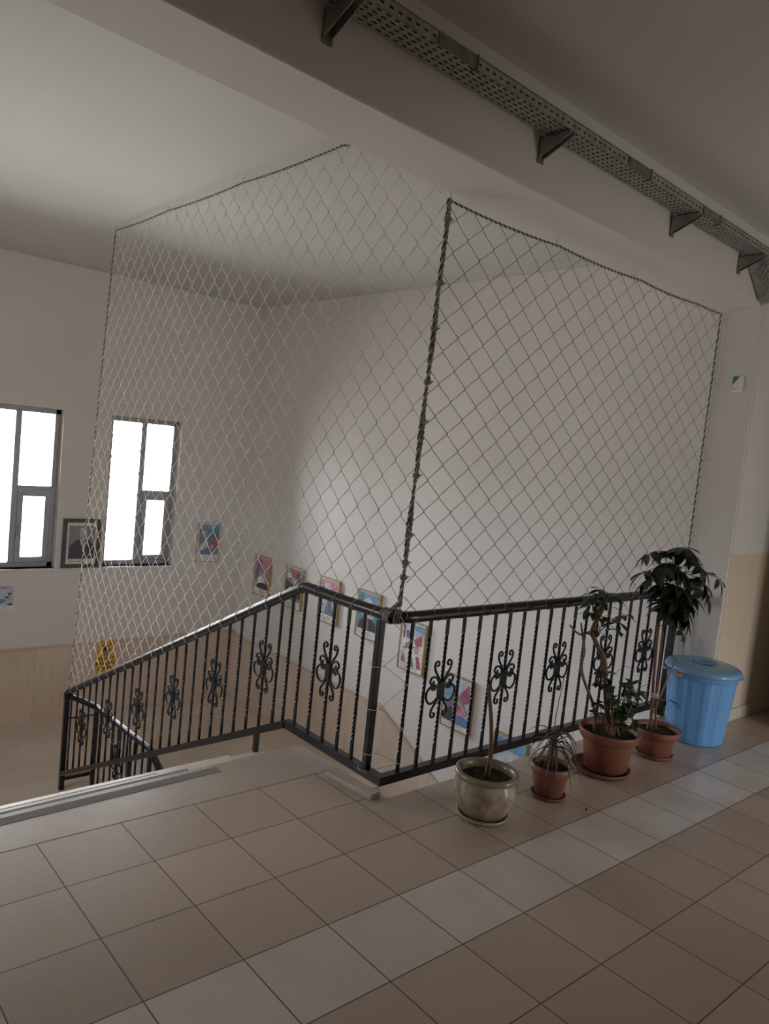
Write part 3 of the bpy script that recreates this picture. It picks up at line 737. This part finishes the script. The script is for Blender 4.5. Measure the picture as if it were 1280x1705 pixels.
# portrait
r_ = thing('portrait_frame', 'dark framed portrait photo of a man in a suit between the windows', 'picture', (2.07,YB,.27))
w, h = .41, .545
q = MB(); F = .042
for a, b in (((-w/2,-h/2),(w/2,-h/2+F)),((-w/2,h/2-F),(w/2,h/2)),((-w/2,-h/2+F),(-w/2+F,h/2-F)),((w/2-F,-h/2+F),(w/2,h/2-F))): q.box((a[0],-.028,a[1]),(b[0],0,b[1]))
q.build('frame', M['darkframe'], r_, bevel=.003)
q = MB(); w2, h2 = w-2*F+.004, h-2*F+.004
q.add([(-w2/2,-.012,-h2/2),(w2/2,-.012,-h2/2),(w2/2,-.012,h2/2),(-w2/2,-.012,h2/2)], [(0,1,2,3)], 0)
art(q, [(IX[c], p) for c, p in [('paper',R4(.01,.01,.99,.99)),('grey',R4(.08,.13,.94,.92)),('dark',[(.10,.13),(.12,.44),(.34,.58),(.70,.60),(.92,.46),(.93,.13)]),('paper',[(.44,.60),(.64,.60),(.57,.30)]),('grey',[(.51,.56),(.58,.56),(.57,.30),(.54,.30)]),('skin',blob(.55,.72,.13,.13,w=.03)),('pale',blob(.55,.83,.13,.05,w=.05)),('grey',R4(.12,.06,.60,.075))]], w2, h2, lambda u, v, d: (u, -.0122-d, v))
q.build('photo', PMATS, r_)
# drawing sheet under the first window
q = MB(); cx, cz, w, h = 1.235, -.31, .36, .275
q.box((cx-w/2,YB-.0015,cz-h/2),(cx+w/2,YB,cz+h/2), 0)
art(q, [(IX[c], p) for c, p in [('pale',R4(.01,.20,.98,.98)),('mauve',blob(.72,.90,.10,.06)),('dark',blob(.88,.66,.06,.06)),('mauve',blob(.90,.64,.03,.04)),('dark',blob(.80,.54,.06,.04)),('teal',blob(.62,.40,.16,.10)),('dark',blob(.90,.26,.08,.04)),('dark',blob(.40,.62,.07,.07)),('skin',blob(.40,.60,.04,.05)),('mauve',blob(.20,.84,.10,.07)),('green',blob(.22,.40,.14,.07))]], w, h, lambda u, v, d: (cx+u, YB-.0016-d, cz+v))
tag(q.build('drawing_sheet', PMATS), 'white sheet with small coloured drawings below the left window', 'paper')
# slippery-floor sign
r_ = thing('warning_sign', 'yellow slippery floor warning sign on the marble dado below the windows', 'sign', (2.425,YB-.022,-1.03))
out = [(-.105,-.20),(.105,-.20),(.118,-.05),(.092,.13),(.075,.185),(-.075,.185),(-.092,.13),(-.118,-.05)]
q = MB(); q.prism(out, -.012, 0, 1); q.build('board', M['yellow'], r_, bevel=.002)
q = MB()
def flat(poly): n = len(poly); q.add([(u,-.0128,v) for u, v in poly], [tuple(range(n))], 0)
flat([(.0+.018*math.cos(2*PI*i/12)-.024, .115+.018*math.sin(2*PI*i/12)) for i in range(12)])
flat([(-.03,.095),(-.008,.10),(.03,.045),(.012,.03)]); flat([(.012,.055),(.055,.085),(.06,.076),(.022,.04)]); flat([(-.012,.10),(.03,.118),(.034,.108),(-.008,.088)]); flat([(-.02,.09),(-.012,.03),(-.024,.03),(-.034,.085)])
flat([(-.05,.018),(.06,.018),(.06,.008),(-.05,.008)]); flat([(.035,.12),(.06,.15),(.066,.144),(.042,.114)])
q.build('falling_figure', M['ink'], r_)
for k, tx in enumerate(('DİKKAT', 'KAYGAN', 'ZEMİN')): text_mesh('lettering', tx, .052, M['ink'], r_, (0,-.0128,-.052-.054*k), (PI/2,0,0))
# junction box with teal print
r_ = thing('sticker_box', 'small white box with a teal triangle high on the right wall end', 'box', (XW+.004,-.563,2.318))
q = MB(); q.box((-.018,-.034,-.05),(0,.034,.05)); q.build('box', M['white'], r_, bevel=.002)
q = MB(); q.add([(-.0185,.032,.048),(-.0185,-.012,.048),(-.0185,.032,-.012)], [(0,1,2)]); q.add([(-.0185,.024,-.030),(-.0185,.016,-.030),(-.0185,.016,-.038),(-.0185,.024,-.038)], [(0,1,2,3)]); q.build('print', M['teal'], r_)

# ------------------------------------------------------------------ POTS AND PLANTS
def leafblade(q, p, d, nrm, L, W, droop=.25, mi=0, n=5):
    d = V(d).normalized(); nrm = V(nrm); nrm = (nrm - d*nrm.dot(d)).normalized(); sdir = d.cross(nrm)
    vs = []; prof = [.12, .62, .95, 1.0, .72, .02]
    for i in range(n+1):
        t = i/n; c = V(p) + d*L*t - nrm*droop*L*t*t; w = W/2*prof[i]
        vs += [c - sdir*w + nrm*w*.25, c, c + sdir*w + nrm*w*.25]
    q.add(vs, [f for i in range(n) for f in ((i*3,i*3+1,i*3+4,i*3+3),(i*3+1,i*3+2,i*3+5,i*3+4))], mi, True)
def palmate(q, c, axis, L, W, n, spread=1.15, rnd=random, droop=.25):
    """umbrella of leaflets round c; axis points out of the whorl"""
    ax = V(axis).normalized(); u = ax.cross(V((.3,.2,1)) if abs(ax.z) < .9 else V((1,0,0))).normalized(); w = ax.cross(u)
    a0 = rnd.uniform(0, 6)
    for i in range(n):
        a = a0 + 2*PI*i/n + rnd.uniform(-.2,.2); rad = u*math.cos(a)+w*math.sin(a)
        d = rad*spread + ax*rnd.uniform(.05,.35) - V((0,0,rnd.uniform(.25,.75)))
        leafblade(q, V(c)+d.normalized()*.010, d, ax+rad*.2, L*rnd.uniform(.75,1.1), W*rnd.uniform(.8,1.1), droop*rnd.uniform(.5,1.4))
def path_tube(q, pts, r0, r1, n=8, sub=6, wob=.0):
    P = [V(p) for p in pts]; out = []
    for i in range(len(P)-1):
        a = P[max(0,i-1)]; b = P[i]; c = P[i+1]; d = P[min(len(P)-1,i+2)]
        for k in range(sub):
            t = k/sub; out.append(.5*((2*b)+(c-a)*t+(2*a-5*b+4*c-d)*t*t+(3*b-3*c+d-a)*t**3))
    out.append(P[-1]); m_ = len(out)
    q.tube(out, [r0+(r1-r0)*i/(m_-1) for i in range(m_)], n)
def pot(name, label, x, y, prof, mat, rimz, soilr, soilz, saucer, smat, soff=(0,0), group='potted plants along the railing'):
    r_ = thing(name, label, 'potted plant', (x,y,0), group)
    q = MB(); q.lathe(prof, 48); q.build('pot', mat, r_)
    q = MB(); q.lathe([(.0005,soilz+.004),(soilr*.5,soilz+.006),(soilr,soilz)], 28); 
    rr = random.Random(int(x*100))
    for i in range(26):
        a = rr.uniform(0,2*PI); t = soilr*.92*math.sqrt(rr.random()); q.ball((t*math.cos(a),t*math.sin(a),soilz+.003), rr.uniform(.005,.011), 4)
    q.build('soil', M['soil'], r_)
    sr, sh = saucer
    q = MB(); q.lathe([(.0005,0),(sr*.86,0),(sr,sh),(sr*.965,sh+.002),(sr*.84,.010),(.0005,.010)], 44, (soff[0],soff[1],0)); q.build('saucer', smat, r_)
    return r_
VD = V((.83,.56,0)); VR = V((.56,-.83,0))     # away from / right of the viewpoint, for placing foliage depth
rnd = random.Random(11)
# cream glazed pot with a cut stem
H = .225
prof = [(.0005,.011),(.085,.011),(.098,.016),(.122,.055),(.142,.105),(.148,.145),(.146,.172),(.138,.190),(.139,.197),(.146,.203),(.150,.213),(.147,.224),(.136,.228),(.126,.222),(.122,.205),(.122,.165)]
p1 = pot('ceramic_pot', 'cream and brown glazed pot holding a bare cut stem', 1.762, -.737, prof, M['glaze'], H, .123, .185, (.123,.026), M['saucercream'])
q = MB(); q.lathe([(.1395,.197),(.1468,.203),(.1508,.213),(.1475,.2245),(.136,.2285),(.1255,.222),(.1215,.205)], 48); q.build('rim', M['glazerim'], p1)
q = MB(); path_tube(q, [(.004,.0,.18),(.010,0,.30),(.0,.01,.45),(-.030,.028,.628)], .0105, .0085); q.tube([(-.018,.0,.18),(-.004,.004,.26)], [.006,.003], 7); q.build('stem', M['bark'], p1)
# small pot, spiky plant
prof = [(.0005,.010),(.066,.010),(.070,.013),(.090,.128),(.092,.132),(.100,.134),(.102,.140),(.1015,.166),(.098,.170),(.092,.168),(.088,.150),(.087,.12)]
p2 = pot('spiky_plant', 'small terracotta pot of thin arching leaves beside the cream pot', 2.232, -.762, prof, M['terra'], .17, .088, .145, (.090,.020), M['terra2'])
q = MB(); q.tube([(.0,0,.14),(.0,.003,.34)], [.0075,.006], 7)
for k in range(5):
    a = k*1.3; q.tube([(.03*math.cos(a),.03*math.sin(a),.14),(.012*math.cos(a),.012*math.sin(a),.30)], [.004,.003], 6)
path_tube(q, [(-.006,.006,.30),(-.002,.008,.42),(.006,.0,.56),(.012,-.010,.70)], .0032, .0016, 6); q.build('stem', M['bark'], p2)
q = MB()
for k in range(46):
    a = rnd.uniform(0,2*PI); L = rnd.uniform(.10,.20); el = rnd.uniform(.1,1.25); base = V((.005*math.cos(a),.005*math.sin(a),rnd.uniform(.24,.33)))
    dr = V((math.cos(a),math.sin(a),0)); pts = []
    for i in range(8):
        t = i/7; pts.append(base + dr*L*t*math.cos(el*.6) + V((0,0,L*(math.sin(el)*t - 1.25*t*t*(1.2-.4*el)))))
    pts = [V((p.x,p.y,max(p.z,.10+.3*max(0,.16-math.hypot(p.x,p.y))))) for p in pts]
    q.tube(pts, [.0028,.003,.003,.0028,.0025,.002,.0014,.0005], 5)
q.build('foliage', M['grassleaf'], p2)
# large pot
prof = [(.0005,.012),(.108,.012),(.114,.016),(.140,.178),(.143,.184),(.152,.188),(.160,.198),(.168,.232),(.1675,.240),(.160,.242),(.150,.236),(.143,.215),(.140,.18)]
X3, Y3 = 2.80, -.725
p3 = pot('umbrella_tree', 'large terracotta pot of a forked umbrella plant with bushy base', X3, Y3, prof, M['terra'], .24, .142, .215, (.165,.030), M['terra2'], (-.022,.016))
L3 = lambda x, y, z: (x-X3, y-Y3, z)
q = MB(); path_tube(q, [L3(2.80,-.73,.20),L3(2.765,-.70,.40),L3(2.736,-.676,.62),L3(2.70,-.645,.70),L3(2.671,-.618,.765)], .0145, .012); path_tube(q, [L3(2.671,-.618,.755),L3(2.675,-.62,.80),L3(2.700,-.643,.905),L3(2.712,-.655,.93)], .014, .012); q.ball(L3(2.712,-.655,.93), .0135); path_tube(q, [L3(2.671,-.618,.765),L3(2.64,-.60,.765),L3(2.634,-.590,.755)], .007, .006); q.build('trunk', M['bark'], p3)
q = MB(); path_tube(q, [L3(2.738,-.667,.20),L3(2.725,-.66,.34),L3(2.665,-.61,.50),L3(2.645,-.595,.58),L3(2.650,-.597,.66),L3(2.634,-.586,.755)], .0085, .0075); path_tube(q, [L3(2.634,-.586,.75),L3(2.606,-.56,.765),L3(2.576,-.535,.80)], .0065, .0045); path_tube(q, [L3(2.634,-.586,.75),L3(2.628,-.58,.78),L3(2.622,-.574,.818)], .0065, .005); q.build('bare_stem', M['greybark'], p3)
q = MB(); qs = MB()
for (x, y, z, L, n, dp) in [(2.651,-.601,.985,.085,7,0),(2.70,-.64,1.01,.10,7,.02),(2.734,-.673,1.005,.10,7,-.02),(2.655,-.603,.925,.075,6,-.02),(2.662,-.61,.885,.085,7,.0),(2.79,-.725,.885,.085,6,.02),(2.772,-.707,.845,.09,7,0),(2.715,-.657,.865,.07,6,.03),(2.765,-.70,.80,.075,5,0),(2.69,-.63,.95,.07,6,-.03),(2.69,-.632,.79,.07,4,.0)]:
    c = V(L3(x,y,z)) + VD*dp; palmate(q, c, V((rnd.uniform(-.5,.5),rnd.uniform(-.5,.5),1)), L, .030, n, 1.1, rnd)
    o_ = V(L3(2.705,-.648,.90)) if z > .87 else V(L3(2.70,-.645,.78)); md = (o_+c)/2 + V((0,0,.03)); path_tube(qs, [o_, md, c], .0025, .0016, 5, 4)
qs.build('crown_twigs', M['stemtan'], p3); qs = MB()
for k in range(20):
    a = V(L3(2.80,-.73,.22)) + V((rnd.uniform(-.05,.07),rnd.uniform(-.07,.05),0)); tgt = V(L3(2.795,-.73,.36)) + VR*rnd.uniform(-.09,.12) + VD*rnd.uniform(-.08,.08) + V((0,0,rnd.uniform(-.09,.15)))
    path_tube(qs, [a, (a+tgt)/2+V((0,0,.02)), tgt], .0035, .002, 5, 4)
    for i in range(5):
        d = V((rnd.uniform(-1,1),rnd.uniform(-1,1),rnd.uniform(-.8,.6))); leafblade(q, tgt, d, V((rnd.uniform(-.5,.5),rnd.uniform(-.5,.5),1)), rnd.uniform(.04,.065), rnd.uniform(.026,.036), .25)
for (x, y, z) in [(2.845,-.772,.52),(2.86,-.785,.50),(2.865,-.79,.40),(2.875,-.80,.44),(2.85,-.775,.46),(2.84,-.77,.38),(2.885,-.80,.34),(2.72,-.66,.50),(2.745,-.68,.55)]:
    c = V(L3(x,y,z)); path_tube(qs, [L3(2.82,-.745,.24),(V(L3(2.83,-.755,.34))+c)/2+V((.0,.0,.0)),c], .004, .002, 5, 4)
    for i in range(5): leafblade(q, c, V((rnd.uniform(-1,1),rnd.uniform(-1,1),rnd.uniform(-.7,.4))), V((rnd.uniform(-.5,.5),rnd.uniform(-.5,.5),1)), rnd.uniform(.045,.07), rnd.uniform(.028,.04), .3)
q.build('foliage', M['leafmid'], p3); qs.build('twigs', M['stemtan'], p3)
q = MB()
path_tube(q, [L3(2.84,-.76,.36),L3(2.86,-.78,.45),L3(2.96,-.86,.54),L3(3.06,-.76,.53)], .0018, .0012, 5)
path_tube(q, [L3(2.76,-.70,.52),L3(2.82,-.75,.60),L3(2.88,-.78,.58)], .0015, .001, 5); q.build('tendril', M['greybark'], p3)
# medium pot, tall plant
prof = [(.0005,.010),(.088,.010),(.093,.014),(.110,.120),(.113,.126),(.124,.130),(.130,.140),(.136,.168),(.134,.175),(.126,.175),(.116,.166),(.112,.150),(.110,.12)]
X4, Y4 = 3.288, -.748
p4 = pot('tall_umbrella_tree', 'tall umbrella plant tied to stakes in a medium terracotta pot by the blue bin', X4, Y4, prof, M['terra'], .175, .113, .150, (.110,.026), M['terra2'])
L4 = lambda x, y, z: (x-X4, y-Y4, z)
q = MB(); path_tube(q, [L4(3.262,-.722,.14),L4(3.245,-.712,.38),L4(3.236,-.703,.60),L4(3.228,-.697,.85),L4(3.226,-.692,1.08)], .0095, .0085); path_tube(q, [L4(3.292,-.738,.14),L4(3.266,-.722,.40),L4(3.256,-.72,.62),L4(3.250,-.715,.98)], .0072, .0065); q.build('trunk', M['bark'], p4)
q = MB(); path_tube(q, [L4(3.245,-.70,.14),L4(3.285,-.735,.34),L4(3.335,-.775,.58)], .0065, .005); q.build('stake', M['stemtan'], p4)
q = MB()
for zz in (.36, .37, .38): q.tube(ring((3.258-X4,-.716-Y4,zz), .022, (0,.1,1), .005), .003, 5)
q.build('string', M['cord'], p4)
q = MB(); qs = MB(); crown = V(L4(3.235,-.70,1.10))
for (x, y, z, L, n, dp) in [(3.147,-.625,1.205,.10,6,.02),(3.146,-.625,1.10,.13,5,0),(3.165,-.64,1.06,.12,4,-.02),(3.21,-.681,1.225,.08,6,.03),(3.285,-.745,1.262,.11,7,0),(3.31,-.77,1.235,.13,7,.03),(3.22,-.689,1.14,.11,7,-.05),(3.255,-.72,1.16,.12,8,.02),(3.29,-.75,1.13,.13,8,0),(3.377,-.828,1.165,.12,8,-.03),(3.40,-.85,1.07,.12,7,.03),(3.463,-.903,1.105,.09,4,0),(3.404,-.852,1.02,.12,5,-.03),(3.286,-.748,1.04,.14,8,-.04),(3.33,-.787,1.00,.14,7,0),(3.25,-.715,1.02,.14,8,.03),(3.27,-.735,.93,.15,7,-.02),(3.30,-.76,.90,.14,7,.03),(3.335,-.79,.95,.13,6,.05),(3.345,-.80,.82,.07,3,0),(3.335,-.795,.765,.09,3,0),(3.30,-.76,1.10,.14,8,.06),(3.265,-.73,.985,.15,8,.05),(3.30,-.76,.955,.15,8,.0),(3.275,-.738,.885,.12,6,.0),(3.32,-.78,.90,.13,7,-.03)]:
    c = V(L4(x,y,z)) + VD*dp; out = (c-crown); ax = V((out.x*3,out.y*3,1)) if z > .98 else V((out.x*3,out.y*3,.3))
    ax = ax.normalized() + V((rnd.uniform(-.35,.35),rnd.uniform(-.35,.35),0)); palmate(q, c, ax, L*1.06, .050 if L > .1 else .038, n+1, 1.0, rnd, .38)
    o_ = V(L4(3.24,-.705,min(1.08,z+.02))); path_tube(qs, [o_, (o_+c)/2+V((0,0,.035)), c], .0032, .002, 5, 4)
qs.build('petioles', M['stemtan'], p4); qs = MB()
for (x, y, z) in [(3.30,-.79,.36),(3.335,-.80,.345),(3.20,-.665,.36)]: 
    leafblade(q, L4(x,y,z), V((.5,-.7,-.5)), (0,0,1), .075, .045, .3); path_tube(qs, [L4(3.262,-.72,.33), L4(x,y,z)], .002, .0015, 5, 2)
q.build('foliage', M['leafdark'], p4); qs.build('twigs', M['stemtan'], p4)

# ------------------------------------------------------------------ BLUE BIN
XB_, YB_ = 3.845, -.715
bn = thing('bin', 'blue plastic lidded bin standing at the end of the railing', 'bin', (XB_,YB_,0))
flute = lambda g: 1 + .012*(1 if math.sin(12*g) > 0 else -1)*min(1, abs(math.sin(12*g))*3)
q = MB(); q.lathe([(.0005,.006),(.158,.0),(.170,.004),(.173,.012)], 120); q.lathe([(.173,.012),(.178,.05),(.210,.415)], 144, wob=flute); q.lathe([(.210,.415),(.215,.42),(.222,.462),(.226,.468),(.218,.470),(.212,.44)], 120)
q.build('body', M['blue'], bn)
q = MB(); q.lathe([(.222,.455),(.230,.452),(.235,.460),(.231,.474),(.220,.486),(.190,.494),(.120,.500),(.085,.502),(.078,.498),(.070,.478),(.0005,.474)], 96); q.build('lid', M['bluelid'], bn)
q = MB(); q.box((-.012,-.062,.476),(.012,.062,.500)); o = q.build('lid_grip', M['bluelid'], bn, bevel=.006); o.rotation_euler = (0,0,.5)
for s in (1, -1):
    a = math.atan2(VR.y, VR.x) + (0 if s > 0 else PI); q = MB(); d = V((math.cos(a),math.sin(a),0)); e = V((-d.y,d.x,0))
    path_tube(q, [d*.214+e*.06+V((0,0,.440)), d*.234+e*.045+V((0,0,.436)), d*.241+V((0,0,.435)), d*.234-e*.045+V((0,0,.436)), d*.214-e*.06+V((0,0,.440))], .007, .007); q.build('handle', M['bluelid'], bn)
q = MB(); a0 = math.atan2(-VD.y,-VD.x) - .80
vs = []; n = 20
for (k, mi, sc) in ((0, 0, 1), (1, 1, .82), (2, 0, .70)):
    ring_ = []
    for i in range(n):
        a = 2*PI*i/n; da = .16*sc*math.cos(a); dz = .017*sc*math.sin(a); r_ = .2235+.0008*k
        ring_.append((r_*math.cos(a0+da), r_*math.sin(a0+da), .441+dz))
    q.add(ring_, [tuple(range(n))], mi)
q.build('sticker', [M['red'], M['white']], bn)

q = MB(); q.ball((0,0,.004), .006, 6); o = q.build('pebble', M['ink']); o.location = (2.28,-.96,0); tag(o, 'tiny dark pebble on the tiles in front of the small pot', 'pebble')

# ------------------------------------------------------------------ LIGHT
w = bpy.data.worlds.new('sky'); S.world = w; w.use_nodes = True
bg = w.node_tree.nodes['Background']; bg.inputs[1].default_value = 22.5
tc = w.node_tree.nodes.new('ShaderNodeTexCoord'); sx = w.node_tree.nodes.new('ShaderNodeSeparateXYZ'); mr = w.node_tree.nodes.new('ShaderNodeValToRGB')
w.node_tree.links.new(tc.outputs['Generated'], sx.inputs[0]); w.node_tree.links.new(sx.outputs[2], mr.inputs[0]); w.node_tree.links.new(mr.outputs[0], bg.inputs[0])
e = mr.color_ramp.elements; e[0].position = 0.0; e[0].color = (.56,.555,.54,1); e[1].position = .04; e[1].color = (.93,.96,1.0,1)
def portal(name, loc, rot, sx, sy):
    l = bpy.data.lights.new(name, 'AREA'); l.shape = 'RECTANGLE'; l.size = sx; l.size_y = sy; l.cycles.is_portal = True
    o = bpy.data.objects.new(name, l); COL.objects.link(o); o.location = loc; o.rotation_euler = rot
for a, b in WIN: portal('window_portal', ((a+b)/2, YB+.2, (WZ0+WZ1)/2), (-PI/2,0,0), b-a, WZ1-WZ0)
portal('window_portal', (XL-.18,(LW[0]+LW[1])/2,1.05), (0,-PI/2,0), 1.1, LW[1]-LW[0])
for a, b in CW: portal('window_portal', ((a+b)/2, -4.68, (CZ0+CZ1)/2), (PI/2,0,0), b-a, CZ1-CZ0)

# ------------------------------------------------------------------ CAMERA
cam = bpy.data.cameras.new('camera'); co = bpy.data.objects.new('camera', cam); COL.objects.link(co)
cam.sensor_fit = 'VERTICAL'; cam.sensor_height = 36; cam.sensor_width = 27; cam.lens = 1269.274/1705*36; cam.clip_start = .02
Rr = V((.751903,-.651239,.102614)); Ru = V((-.021563,.131271,.991112)); Rf = V((.658921,.747432,-.084661))
mw = Matrix(((Rr.x,Ru.x,-Rf.x,-.961297),(Rr.y,Ru.y,-Rf.y,-2.919534),(Rr.z,Ru.z,-Rf.z,1.665856),(0,0,0,1)))
co.matrix_world = mw
S.camera = co
S.view_settings.view_transform = 'Standard'; S.view_settings.look = 'None'; S.view_settings.gamma = 1; S.view_settings.use_curve_mapping = False
S.view_settings.exposure = 0.0
S.cycles.use_denoising = True
S.cycles.max_bounces = 10; S.cycles.diffuse_bounces = 7; S.cycles.transparent_max_bounces = 12; S.cycles.sample_clamp_indirect = 8; S.cycles.caustics_reflective = False
